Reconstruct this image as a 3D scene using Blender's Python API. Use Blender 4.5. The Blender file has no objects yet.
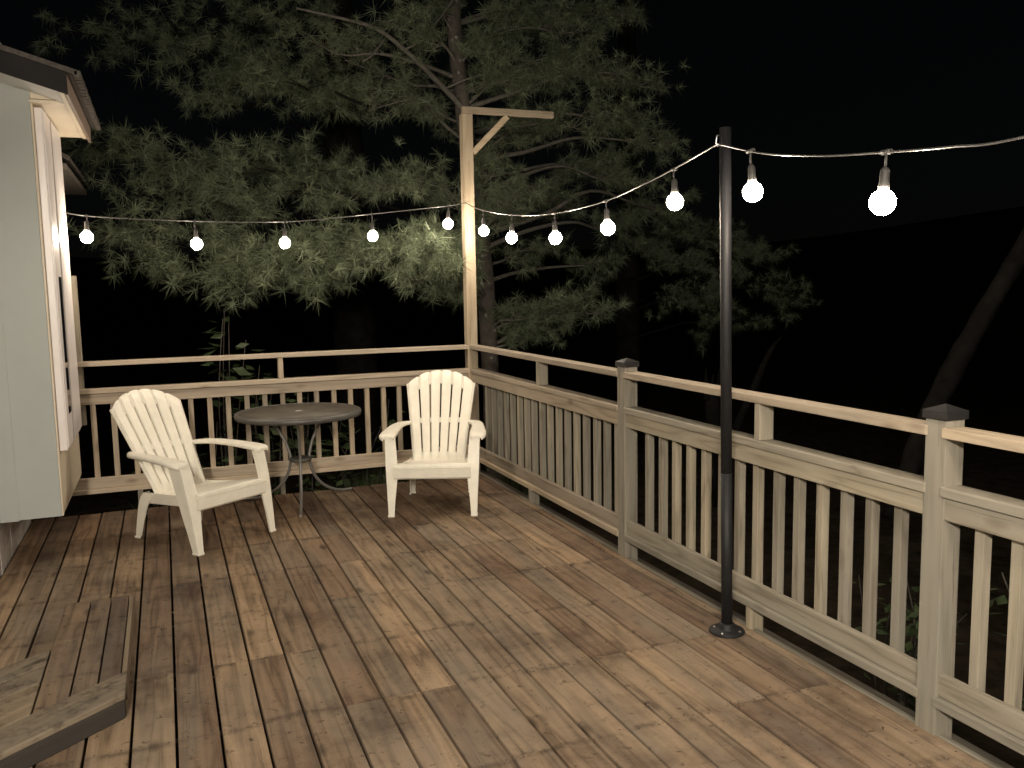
import bpy, bmesh, math, random
import numpy as np
from mathutils import Vector, Matrix
R = math.radians
random.seed(7)
rng = np.random.default_rng(11)
scene = bpy.context.scene
col = scene.collection

# ------------------------------------------------------------------ helpers
def link(name, me, mat=None, parent=None, smooth=False):
    o = bpy.data.objects.new(name, me)
    col.objects.link(o)
    if mat is not None:
        me.materials.append(mat)
    if parent is not None:
        o.parent = parent
    if smooth:
        me.polygons.foreach_set('use_smooth', [True] * len(me.polygons))
    return o

def tag(o, label=None, cat=None, group=None, kind=None):
    if label: o['label'] = label
    if cat: o['category'] = cat
    if group: o['group'] = group
    if kind: o['kind'] = kind
    return o

def empty(name, loc, rz=0.0):
    o = bpy.data.objects.new(name, None)
    o.empty_display_size = 0.1
    o.location = loc
    o.rotation_euler = (0, 0, rz)
    col.objects.link(o)
    return o

def copy_tree(o, parent=None):
    c = o.copy()
    col.objects.link(c)
    c.parent = parent
    for ch in [x for x in bpy.data.objects if x.parent == o]:
        copy_tree(ch, c)
    return c

class MB:
    """collects primitives, links them as one mesh object"""
    def __init__(self):
        self.bm = bmesh.new()
    def box(self, x0, x1, y0, y1, z0, z1, bev=0.003, M=None):
        vs = [(x, y, z) for x in (x0, x1) for y in (y0, y1) for z in (z0, z1)]
        v = [self.bm.verts.new(Vector(p)) for p in vs]
        fs = [(0, 1, 3, 2), (4, 6, 7, 5), (0, 4, 5, 1), (2, 3, 7, 6), (0, 2, 6, 4), (1, 5, 7, 3)]
        faces = [self.bm.faces.new([v[i] for i in f]) for f in fs]
        if bev > 0:
            ed = list({e for f in faces for e in f.edges})
            r = bmesh.ops.bevel(self.bm, geom=ed, offset=bev, segments=2, profile=0.6, affect='EDGES')
            v = list({w for f in r['faces'] for w in f.verts})
        if M is not None:
            bmesh.ops.transform(self.bm, matrix=M, verts=v)
        return self
    def beam(self, a, b, w, h, bev=0.003, up=(0, 0, 1)):
        a = Vector(a); b = Vector(b); d = b - a; L = d.length; d.normalize()
        u = Vector(up)
        if abs(d.dot(u)) > 0.98: u = Vector((1, 0, 0))
        s = u.cross(d).normalized(); t = d.cross(s)
        M = Matrix(((d.x, s.x, t.x, a.x), (d.y, s.y, t.y, a.y), (d.z, s.z, t.z, a.z), (0, 0, 0, 1)))
        return self.box(0, L, -w / 2, w / 2, -h / 2, h / 2, bev, M)
    def poly_prism(self, pts, z0, z1):
        lo = [self.bm.verts.new((p[0], p[1], z0)) for p in pts]
        hi = [self.bm.verts.new((p[0], p[1], z1)) for p in pts]
        n = len(pts)
        self.bm.faces.new(hi); self.bm.faces.new(lo[::-1])
        for i in range(n):
            j = (i + 1) % n
            self.bm.faces.new((lo[i], lo[j], hi[j], hi[i]))
        return self
    def tube(self, pts, rad, n=10, caps=True):
        pts = [Vector(p) for p in pts]
        if not hasattr(rad, '__len__'): rad = [rad] * len(pts)
        rings = []; prev = None
        for i, p in enumerate(pts):
            d = (pts[min(i + 1, len(pts) - 1)] - pts[max(i - 1, 0)]).normalized()
            if prev is None:
                s = d.orthogonal().normalized()
            else:
                s = (prev - d * prev.dot(d)).normalized()
            prev = s; t = d.cross(s)
            rings.append([self.bm.verts.new(p + (s * math.cos(2 * math.pi * k / n) + t * math.sin(2 * math.pi * k / n)) * rad[i]) for k in range(n)])
        for a, b in zip(rings, rings[1:]):
            for k in range(n):
                f = self.bm.faces.new((a[k], a[(k + 1) % n], b[(k + 1) % n], b[k])); f.smooth = True
        if caps:
            self.bm.faces.new(rings[0][::-1]); self.bm.faces.new(rings[-1])
        return self
    def lathe(self, prof, n=24, c=(0, 0, 0)):
        rings = []
        for r, z in prof:
            if r < 1e-6:
                rings.append([self.bm.verts.new((c[0], c[1], c[2] + z))])
            else:
                rings.append([self.bm.verts.new((c[0] + r * math.cos(2 * math.pi * k / n), c[1] + r * math.sin(2 * math.pi * k / n), c[2] + z)) for k in range(n)])
        for a, b in zip(rings, rings[1:]):
            for k in range(n):
                j = (k + 1) % n
                if len(a) == 1 and len(b) == 1: continue
                if len(a) == 1: f = self.bm.faces.new((a[0], b[j], b[k]))
                elif len(b) == 1: f = self.bm.faces.new((a[k], a[j], b[0]))
                else: f = self.bm.faces.new((a[k], a[j], b[j], b[k]))
                f.smooth = True
        return self
    def build(self, name, mat, parent=None, smooth=False):
        bmesh.ops.recalc_face_normals(self.bm, faces=self.bm.faces[:])
        me = bpy.data.meshes.new(name)
        self.bm.to_mesh(me); self.bm.free()
        return link(name, me, mat, parent, smooth)

# ------------------------------------------------------------------ materials
def mat_new(name):
    m = bpy.data.materials.new(name); m.use_nodes = True
    nt = m.node_tree
    return m, nt, nt.nodes['Principled BSDF']

def N(nt, typ, **kw):
    n = nt.nodes.new(typ)
    for k, v in kw.items():
        if k in n.inputs.keys(): n.inputs[k].default_value = v
        else: setattr(n, k, v)
    return n

def ramp(nt, fac, stops):
    r = nt.nodes.new('ShaderNodeValToRGB')
    el = r.color_ramp.elements
    while len(el) < len(stops): el.new(0.5)
    for e, (p, c) in zip(el, stops):
        e.position = p; e.color = (*c, 1) if len(c) == 3 else c
    nt.links.new(fac, r.inputs[0])
    return r

def mixc(nt, fac, a, b, mode='MIX'):
    n = nt.nodes.new('ShaderNodeMix'); n.data_type = 'RGBA'; n.blend_type = mode
    for s, v in ((n.inputs[0], fac), (n.inputs[6], a), (n.inputs[7], b)):
        if isinstance(v, (int, float)): s.default_value = v
        elif isinstance(v, tuple): s.default_value = (*v, 1)
        else: nt.links.new(v, s)
    return n.outputs[2]

def math_n(nt, op, a, b=None, c=None, clamp=False):
    n = nt.nodes.new('ShaderNodeMath'); n.operation = op; n.use_clamp = clamp
    for s, v in zip(n.inputs, (a, b, c)):
        if v is None: continue
        if isinstance(v, (int, float)): s.default_value = v
        else: nt.links.new(v, s)
    return n.outputs[0]

def plain(name, colr, rough=0.6, metal=0.0, var=0.12, scale=9.0, bump=0.0, spec=0.5):
    m, nt, b = mat_new(name)
    tc = N(nt, 'ShaderNodeTexCoord')
    no = N(nt, 'ShaderNodeTexNoise', Scale=scale, Detail=6.0, Roughness=0.65)
    nt.links.new(tc.outputs['Object'], no.inputs['Vector'])
    lo = tuple(max(0, c * (1 - var)) for c in colr); hi = tuple(min(1, c * (1 + var)) for c in colr)
    r = ramp(nt, no.outputs[0], [(0.3, lo), (0.7, hi)])
    nt.links.new(r.outputs[0], b.inputs['Base Color'])
    b.inputs['Roughness'].default_value = rough; b.inputs['Metallic'].default_value = metal
    b.inputs['Specular IOR Level'].default_value = spec
    if bump > 0:
        bp = N(nt, 'ShaderNodeBump', Strength=bump, Distance=0.004)
        n2 = N(nt, 'ShaderNodeTexNoise', Scale=scale * 12, Detail=4.0)
        nt.links.new(tc.outputs['Object'], n2.inputs['Vector'])
        nt.links.new(n2.outputs[0], bp.inputs['Height']); nt.links.new(bp.outputs[0], b.inputs['Normal'])
    return m

def wood(name, axis, cols, use_attr=False, stain=0.5, deck=False, knot=0.6, worn=False):
    """weathered softwood; grain runs along axis"""
    m, nt, b = mat_new(name)
    tc = N(nt, 'ShaderNodeTexCoord')
    if use_attr:
        rn = N(nt, 'ShaderNodeAttribute', attribute_name='rnd').outputs['Fac']
    else:
        rn = N(nt, 'ShaderNodeObjectInfo').outputs['Random']
    w = math_n(nt, 'MULTIPLY', rn, 137.0)
    def noise(scales, detail=4.0, rough=0.6, dist=0.0, seed=0.0):
        mp = N(nt, 'ShaderNodeMapping'); mp.inputs['Scale'].default_value = scales
        nt.links.new(tc.outputs['Object'], mp.inputs['Vector'])
        n = N(nt, 'ShaderNodeTexNoise', noise_dimensions='4D', Scale=1.0, Detail=detail, Roughness=rough, Distortion=dist)
        nt.links.new(mp.outputs[0], n.inputs['Vector'])
        nt.links.new(math_n(nt, 'ADD', w, seed), n.inputs['W'])
        return n.outputs[0]
    def ax(l, c):
        s = [c, c, c]; s[axis] = l; return tuple(s)
    # cathedral grain: rings of a stretched noise field
    f = noise(ax(0.75, 9.0), 2.0, 0.5, 0.25)
    rings = math_n(nt, 'PINGPONG', math_n(nt, 'MULTIPLY', f, 13.0), 1.0)
    fine = noise(ax(3.0, 170.0), 3.0, 0.6, 0.0, 7.0)
    tone = noise(ax(0.8, 4.0), 3.0, 0.6, 0.3, 21.0)
    grain = math_n(nt, 'ADD', math_n(nt, 'MULTIPLY', rings, 0.5 if deck else 0.42), math_n(nt, 'MULTIPLY', fine, 0.5 if deck else 0.58))
    g = ramp(nt, grain, [(0.16, cols[0]), (0.42, cols[1]), (0.85, cols[2])])
    # board to board tone
    wn = N(nt, 'ShaderNodeTexWhiteNoise', noise_dimensions='1D'); nt.links.new(w, wn.inputs['W'])
    br = ramp(nt, wn.outputs[0], [(0.0, (0.48, 0.44, 0.44)), (0.22, (0.72, 0.64, 0.60)), (0.45, (0.92, 0.92, 0.90)), (0.7, (1.06, 1.03, 0.98)), (1.0, (1.28, 1.2, 1.08))] if deck else
              [(0.0, (0.68, 0.68, 0.68)), (0.5, (0.96, 0.95, 0.92)), (1.0, (1.2, 1.15, 1.04))])
    c1 = mixc(nt, 1.0, g.outputs[0], br.outputs[0], 'MULTIPLY')
    # grey weathering
    st = ramp(nt, tone, [(0.42, (0, 0, 0)), (0.68, (1, 1, 1))])
    c2 = mixc(nt, math_n(nt, 'MULTIPLY', st.outputs[0], stain), c1, cols[3])
    # knots
    mp = N(nt, 'ShaderNodeMapping'); mp.inputs['Scale'].default_value = ax(4.0, 10.0)
    nt.links.new(tc.outputs['Object'], mp.inputs['Vector'])
    vo = N(nt, 'ShaderNodeTexVoronoi', voronoi_dimensions='4D', Scale=1.0, Randomness=1.0)
    nt.links.new(mp.outputs[0], vo.inputs['Vector']); nt.links.new(w, vo.inputs['W'])
    kn = ramp(nt, vo.outputs['Distance'], [(0.10, (1, 1, 1)), (0.27, (0, 0, 0))])
    c3 = mixc(nt, math_n(nt, 'MULTIPLY', kn.outputs[0], knot), c2, cols[4])
    rough_src = 0.8
    ck = noise(ax(1.6, 55.0), 5.0, 0.75, 0.2, 77.0)
    cr = ramp(nt, ck, [(0.30, (0.38, 0.36, 0.35)), (0.40, (1, 1, 1))])
    c3 = mixc(nt, 0.8, c3, cr.outputs[0], 'MULTIPLY')
    if worn:
        sp = N(nt, 'ShaderNodeTexNoise', Scale=9.0, Detail=6.0, Roughness=0.75)
        nt.links.new(tc.outputs['Object'], sp.inputs['Vector'])
        sr = ramp(nt, sp.outputs[0], [(0.36, (0.3, 0.27, 0.25)), (0.52, (1, 1, 1)), (0.7, (1.15, 1.15, 1.15))])
        c3 = mixc(nt, 0.85, c3, sr.outputs[0], 'MULTIPLY')
    if deck:
        sep = N(nt, 'ShaderNodeSeparateXYZ'); nt.links.new(tc.outputs['Object'], sep.inputs[0])
        # dirt that gathers over each joist line, ragged
        wob = noise((7.0, 2.0, 1.0), 4.0, 0.7, 0.0, 3.0)
        yy = math_n(nt, 'ADD', math_n(nt, 'DIVIDE', sep.outputs['Y'], 0.6), math_n(nt, 'MULTIPLY', math_n(nt, 'SUBTRACT', wob, 0.5), 0.16))
        yy = math_n(nt, 'ADD', yy, math_n(nt, 'MULTIPLY', math_n(nt, 'SUBTRACT', rn, 0.5), 0.07))
        d = math_n(nt, 'ABSOLUTE', math_n(nt, 'SUBTRACT', math_n(nt, 'FRACT', math_n(nt, 'ADD', yy, 40.02)), 0.5))
        band = ramp(nt, d, [(0.0, (1, 1, 1)), (0.012, (0.8, 0.8, 0.8)), (0.05, (0, 0, 0))])
        bl = noise((9.0, 6.0, 1.0), 5.0, 0.75, 0.4, 51.0)
        bm_ = ramp(nt, bl, [(0.45, (0, 0, 0)), (0.58, (1, 1, 1))])
        c3 = mixc(nt, math_n(nt, 'MULTIPLY', math_n(nt, 'MULTIPLY', band.outputs[0], bm_.outputs[0]), 0.62), c3, cols[4])
        # blotches of mildew and wear over neighbouring boards
        big = N(nt, 'ShaderNodeTexNoise', Scale=1.6, Detail=7.0, Roughness=0.72)
        nt.links.new(tc.outputs['Object'], big.inputs['Vector'])
        bg = ramp(nt, big.outputs[0], [(0.34, (0.42, 0.38, 0.36)), (0.5, (0.92, 0.9, 0.88)), (0.62, (1.08, 1.06, 1.02)), (0.75, (1.18, 1.16, 1.12))])
        c3 = mixc(nt, 0.8, c3, bg.outputs[0], 'MULTIPLY')
        # furniture shade put into the colour: darker patches towards the deck's far end
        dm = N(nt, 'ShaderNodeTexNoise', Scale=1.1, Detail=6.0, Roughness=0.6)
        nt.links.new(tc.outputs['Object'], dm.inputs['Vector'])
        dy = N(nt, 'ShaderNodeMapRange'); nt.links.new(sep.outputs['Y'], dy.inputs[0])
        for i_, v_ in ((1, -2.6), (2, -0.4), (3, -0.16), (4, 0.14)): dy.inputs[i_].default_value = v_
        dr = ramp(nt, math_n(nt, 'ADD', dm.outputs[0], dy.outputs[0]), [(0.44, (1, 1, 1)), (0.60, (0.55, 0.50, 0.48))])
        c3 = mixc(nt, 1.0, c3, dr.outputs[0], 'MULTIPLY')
        sp = N(nt, 'ShaderNodeTexNoise', Scale=19.0, Detail=6.0, Roughness=0.75)
        nt.links.new(tc.outputs['Object'], sp.inputs['Vector'])
        sr = ramp(nt, sp.outputs[0], [(0.33, (0.22, 0.19, 0.17)), (0.42, (1, 1, 1))])
        c3 = mixc(nt, 0.85, c3, sr.outputs[0], 'MULTIPLY')
    nt.links.new(c3, b.inputs['Base Color'])
    b.inputs['Roughness'].default_value = rough_src
    b.inputs['Specular IOR Level'].default_value = 0.25
    bp = N(nt, 'ShaderNodeBump', Strength=0.5, Distance=0.002)
    nt.links.new(grain, bp.inputs['Height']); nt.links.new(bp.outputs[0], b.inputs['Normal'])
    return m

PT = ((0.165, 0.142, 0.108), (0.295, 0.266, 0.216), (0.37, 0.335, 0.28), (0.235, 0.225, 0.195), (0.11, 0.085, 0.062))
PTX, PTY, PTZ = (wood('treated_wood_' + n, i, PT, stain=0.7) for i, n in enumerate('xyz'))
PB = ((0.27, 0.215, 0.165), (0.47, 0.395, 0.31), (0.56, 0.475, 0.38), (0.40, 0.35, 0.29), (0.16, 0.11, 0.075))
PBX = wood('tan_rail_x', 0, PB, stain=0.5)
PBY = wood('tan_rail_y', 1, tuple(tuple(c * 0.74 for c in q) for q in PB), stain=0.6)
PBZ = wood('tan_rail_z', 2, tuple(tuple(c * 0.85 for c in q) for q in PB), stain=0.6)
NEW = ((0.24, 0.19, 0.135), (0.34, 0.28, 0.205), (0.40, 0.335, 0.255), (0.30, 0.26, 0.20), (0.15, 0.105, 0.07))
NEWZ = wood('new_lumber_z', 2, NEW, stain=0.3, knot=0.35); NEWX = wood('new_lumber_x', 0, NEW, stain=0.3, knot=0.35)
DK = ((0.135, 0.096, 0.066), (0.262, 0.195, 0.136), (0.355, 0.270, 0.192), (0.195, 0.164, 0.132), (0.048, 0.034, 0.025))
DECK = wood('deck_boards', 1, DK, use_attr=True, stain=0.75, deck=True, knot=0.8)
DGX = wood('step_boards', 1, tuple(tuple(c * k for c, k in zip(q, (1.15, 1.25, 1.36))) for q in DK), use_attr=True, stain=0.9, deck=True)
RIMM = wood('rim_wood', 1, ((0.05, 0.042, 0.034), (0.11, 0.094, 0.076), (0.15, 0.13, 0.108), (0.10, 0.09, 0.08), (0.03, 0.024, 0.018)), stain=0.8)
GREYW = wood('grey_wood', 0, ((0.026, 0.022, 0.02), (0.040, 0.035, 0.032), (0.055, 0.049, 0.044), (0.035, 0.032, 0.03), (0.02, 0.015, 0.01)), stain=0.8)
PLASTIC = plain('white_resin', (0.83, 0.795, 0.70), 0.42, var=0.085, scale=7, bump=0.06)
BLACKM = plain('black_powder_coat', (0.012, 0.012, 0.014), 0.58, var=0.2, spec=0.3)
CAPM = plain('black_cap_plastic', (0.02, 0.019, 0.02), 0.45, var=0.2)
STEEL2 = plain('leg_steel', (0.2, 0.195, 0.185), 0.45, metal=0.3, var=0.15)
STEEL = plain('grey_painted_steel', (0.11, 0.106, 0.10), 0.45, metal=0.4, var=0.15)
ZINC = plain('screw_zinc', (0.5, 0.5, 0.52), 0.3, metal=1.0)
WALLM = plain('pale_grey_siding', (0.375, 0.40, 0.39), 0.65, var=0.05, scale=2.5, bump=0.05)
SIDEW = plain('cream_siding', (0.66, 0.58, 0.46), 0.6, var=0.05, scale=3)
TRIMM = plain('white_vinyl', (0.74, 0.70, 0.70), 0.35, var=0.03, scale=3)
SOFFM = plain('cream_soffit', (0.66, 0.58, 0.46), 0.55, var=0.06, scale=4)
FRIEZ = plain('pale_frieze', (0.78, 0.78, 0.78), 0.6, var=0.04)
FRIEZ2 = plain('dark_soffit', (0.16, 0.14, 0.12), 0.7)  # plain darker tone for the rear soffit
ROOFM = plain('dark_fascia', (0.024, 0.022, 0.023), 0.7, var=0.15, spec=0.08)
FASCB = plain('brown_fascia', (0.20, 0.15, 0.12), 0.6, var=0.15)
SHING = plain('asphalt_shingle', (0.085, 0.076, 0.07), 0.9, var=0.4, scale=30, bump=0.4, spec=0.1)
SKIRT = plain('pale_skirting', (0.52, 0.49, 0.47), 0.6, var=0.25, scale=6)
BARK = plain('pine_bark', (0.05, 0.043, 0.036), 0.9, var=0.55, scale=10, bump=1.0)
CABLE = plain('rubber_cable', (0.075, 0.072, 0.07), 0.32, var=0.1)
SOCK = plain('socket_plastic', (0.045, 0.043, 0.042), 0.5, spec=0.3)
LIMB = plain('grey_limb_bark', (0.085, 0.08, 0.07), 0.9, var=0.4, scale=14, bump=0.8, spec=0.1)
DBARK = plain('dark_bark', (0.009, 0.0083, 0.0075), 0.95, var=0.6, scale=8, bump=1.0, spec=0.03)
GROUNDM = plain('leaf_litter', (0.035, 0.028, 0.02), 0.95, var=0.6, scale=6, bump=1.0, spec=0.03)

nt = BARK.node_tree; b = nt.nodes['Principled BSDF']
tc = N(nt, 'ShaderNodeTexCoord'); vo = N(nt, 'ShaderNodeTexVoronoi', Scale=9.0); nt.links.new(tc.outputs['Object'], vo.inputs['Vector'])
ns_ = N(nt, 'ShaderNodeTexNoise', Scale=30.0); nt.links.new(tc.outputs['Object'], ns_.inputs['Vector'])
lr = ramp(nt, math_n(nt, 'ADD', vo.outputs['Distance'], math_n(nt, 'MULTIPLY', ns_.outputs[0], 0.25)), [(0.22, (1, 1, 1)), (0.30, (0, 0, 0))])
old = b.inputs['Base Color'].links[0].from_socket
nt.links.new(mixc(nt, math_n(nt, 'MULTIPLY', lr.outputs[0], 0.7), old, (0.22, 0.22, 0.19)), b.inputs['Base Color'])
m, nt, b = mat_new('window_glass')
b.inputs['Base Color'].default_value = (0.012, 0.012, 0.02, 1); b.inputs['Roughness'].default_value = 0.06
GLASS = m
m, nt, b = mat_new('table_glass')
tc = N(nt, 'ShaderNodeTexCoord')
vo = N(nt, 'ShaderNodeTexVoronoi', Scale=55.0); nt.links.new(tc.outputs['Object'], vo.inputs['Vector'])
no = N(nt, 'ShaderNodeTexNoise', Scale=5.0, Detail=6.0, Roughness=0.7); nt.links.new(tc.outputs['Object'], no.inputs['Vector'])
r = ramp(nt, no.outputs[0], [(0.3, (0.055, 0.049, 0.040)), (0.5, (0.085, 0.076, 0.062)), (0.68, (0.125, 0.114, 0.094))])
nt.links.new(r.outputs[0], b.inputs['Base Color']); b.inputs['Roughness'].default_value = 0.5
b.inputs['Specular IOR Level'].default_value = 0.3
bp = N(nt, 'ShaderNodeBump', Strength=0.4, Distance=0.003); nt.links.new(vo.outputs['Distance'], bp.inputs['Height']); nt.links.new(bp.outputs[0], b.inputs['Normal'])
TGLASS = m

def emit(name, colr, strength):
    m, nt, b = mat_new(name)
    b.inputs['Base Color'].default_value = (*colr, 1)
    b.inputs['Emission Color'].default_value = (*colr, 1)
    b.inputs['Emission Strength'].default_value = strength
    m.cycles.emission_sampling = 'FRONT'
    return m
BULB_STRENGTH = 235.0
BULB = emit('lit_bulb', (1.0, 0.845, 0.655), BULB_STRENGTH)
PORCH = emit('added_porch_globe', (1.0, 0.885, 0.725), 1200.0)

def leaf_mat(name, c0, c1, rough=0.55):
    m, nt, b = mat_new(name)
    at = N(nt, 'ShaderNodeAttribute', attribute_name='rnd')
    r = ramp(nt, at.outputs['Fac'], [(0.0, c0), (1.0, c1)])
    nt.links.new(r.outputs[0], b.inputs['Base Color'])
    b.inputs['Roughness'].default_value = rough
    b.inputs['Specular IOR Level'].default_value = 0.3
    return m
NEEDLE = leaf_mat('pine_needles', (0.05, 0.066, 0.039), (0.118, 0.142, 0.086))
LEAF = leaf_mat('shrub_leaves', (0.025, 0.042, 0.017), (0.055, 0.078, 0.032))
GRASSM = leaf_mat('grass_blades', (0.03, 0.05, 0.02), (0.07, 0.09, 0.035))

# ------------------------------------------------------------------ camera
cam_d = bpy.data.cameras.new('camera'); cam = bpy.data.objects.new('camera', cam_d); col.objects.link(cam)
cam_d.sensor_width = 36.0; cam_d.lens = 869.6 / 1024 * 36.0
cam_d.clip_start = 0.05; cam_d.clip_end = 600
CR = Vector((0.92825017, -0.3715257, -0.01789619)); CU = Vector((0.05865007, 0.09868511, 0.99338886)); CF = Vector((0.36730341, 0.92316299, -0.11339448))
CP = Vector((-2.45565, -7.1488, 1.62084))
cam.matrix_world = Matrix(((CR.x, CU.x, -CF.x, CP.x), (CR.y, CU.y, -CF.y, CP.y), (CR.z, CU.z, -CF.z, CP.z), (0, 0, 0, 1)))
scene.camera = cam
def at(px, py, Y):
    """point where the sight line through a photo pixel meets the vertical plane y = Y"""
    d = CF + CR * ((px - 512) / 869.6) + CU * ((384 - py) / 869.6)
    return CP + d * ((Y - CP.y) / d.y)

# ------------------------------------------------------------------ setting: ground, deck
gm = bpy.data.meshes.new('ground')
n = 60
xs = np.sign(np.linspace(-1, 1, n)) * np.abs(np.linspace(-1, 1, n)) ** 2.2 * 90
V = [(x, y, -0.75 + 0.05 * math.sin(x * 1.3) * math.cos(y * 1.7) - 0.02 * max(0, x) ) for y in xs for x in xs]
F = [(j * n + i, j * n + i + 1, (j + 1) * n + i + 1, (j + 1) * n + i) for j in range(n - 1) for i in range(n - 1)]
gm.from_pydata(V, [], F)
tag(link('ground', gm, GROUNDM, smooth=True), kind='structure')

# low dark ridge that closes the horizon
hv = []; hf = []
na = 160
for k in range(na + 1):
    a_ = R(-70) + R(200) * k / na
    top_ = 5.2 + 1.3 * math.sin(k * 0.07) + 0.5 * math.sin(k * 0.19 + 1)
    for rr_, zz_ in ((48, -2.6), (60, top_ * 0.7), (68, top_), (84, -2.0)):
        hv.append((CP.x + rr_ * math.sin(a_), CP.y + rr_ * math.cos(a_), zz_))
for k in range(na):
    for q in range(3):
        i_ = k * 4 + q
        hf.append((i_, i_ + 4, i_ + 5, i_ + 1))
hm_ = bpy.data.meshes.new('hills'); hm_.from_pydata(hv, [], hf)
tag(link('hills', hm_, GROUNDM, smooth=True), kind='structure')

def planks(name, boards, mat, parent=None, th=0.036):
    """boards: list of (x0, x1, y0, y1, ztop, rnd); one mesh with the board's own number stored on it"""
    V = []; F = []; A = []
    e = 0.0028
    for (x0, x1, y0, y1, z, r) in boards:
        prof = [(x0, z - th), (x0, z - e), (x0 + e * 0.4, z - e * 0.35), (x0 + e, z), (x1 - e, z), (x1 - e * 0.4, z - e * 0.35), (x1, z - e), (x1, z - th)]
        k = len(V); m_ = len(prof)
        tw = random.uniform(-0.0012, 0.0012)
        for yy, s in ((y0, 1), (y1, -1)):
            for (x, zz) in prof: V.append((x, yy, zz + s * tw)); A.append(r)
        for i in range(m_):
            j = (i + 1) % m_
            F.append((k + i, k + j, k + m_ + j, k + m_ + i))
        F.append(tuple(range(k + m_ - 1, k - 1, -1))); F.append(tuple(range(k + m_, k + 2 * m_)))
    me = bpy.data.meshes.new(name); me.from_pydata(V, [], F)
    a = me.attributes.new('rnd', 'FLOAT', 'POINT'); a.data.foreach_set('value', A)
    bm = bmesh.new(); bm.from_mesh(me); bmesh.ops.recalc_face_normals(bm, faces=bm.faces[:]); bm.to_mesh(me); bm.free()
    return link(name, me, mat, parent)

P = 0.1535; X0 = -2.65
bds = []
for k in range(-6, 18):
    xa = X0 + k * P; xb = xa + P - 0.0105
    if xa > 0.01 or xb < -3.42: continue
    if xb > 0.010: xb = 0.010
    ys = [-0.184 + random.uniform(-0.006, 0.004)]
    y = ys[0]
    first = True
    while y > -8.6:
        y2 = y - random.choice((0.6, 1.2, 1.2, 1.8, 1.8, 2.4, 3.0))
        q = -round(abs(y2) / 0.6 - 0.5) * 0.6 - 0.3
        if q > y - 0.4: q = y - 0.6
        y2 = max(q, -8.6)
        bds.append((max(xa, -3.412), xb, y2 + 0.0018, y - 0.0018, random.uniform(-0.0015, 0.001), random.random()))
        y = y2
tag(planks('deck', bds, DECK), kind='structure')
# dark joists and rim under the boards
jm = MB()
for k in range(15):
    jm.box(-3.4, -0.02, -0.22 - 0.6 * k - 0.038, -0.22 - 0.6 * k, -0.24, -0.0385, 0)
tag(jm.build('deck_joists', RIMM), kind='structure')
tag(MB().box(0.022, 0.044, -8.6, 0.05, -0.09, -0.001, 0.004).build('deck_edge', PTY), kind='structure')
tag(MB().box(0.046, 0.125, -8.6, 0.09, -0.09, -0.03, 0.004).box(0.068, 0.106, -8.6, 0.09, -0.35, -0.092, 0.004).build('deck_rim', RIMM), kind='structure')
tag(MB().box(-3.3, 0.017, -0.18, -0.142, -0.35, -0.045, 0.004).build('deck_rim_back', RIMM), kind='structure')
# screws heads in the deck
sm = MB()
for (x0, x1, y0, y1, z, r) in bds:
    if y1 < -6.3: continue
    yl = -0.3
    while yl > y0 - 0.01:
        for off in (0.028, 0.118):
            if y0 - 0.01 < yl < y1 + 0.01 and x0 + off < x1 - 0.01:
                c = Vector((x0 + off + random.uniform(-.006, .006), min(max(yl + random.uniform(-.02, .02), y0 + .015), y1 - .015), z + 0.0008))
                vs = [sm.bm.verts.new(c + Vector((0.0042 * math.cos(t * math.pi / 3), 0.0042 * math.sin(t * math.pi / 3), 0))) for t in range(6)]
                sm.bm.faces.new(vs)
        yl -= 0.6
tag(sm.build('deck_screws', plain('rusty_screw', (0.03, 0.02, 0.015), 0.7)), kind='structure')

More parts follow.
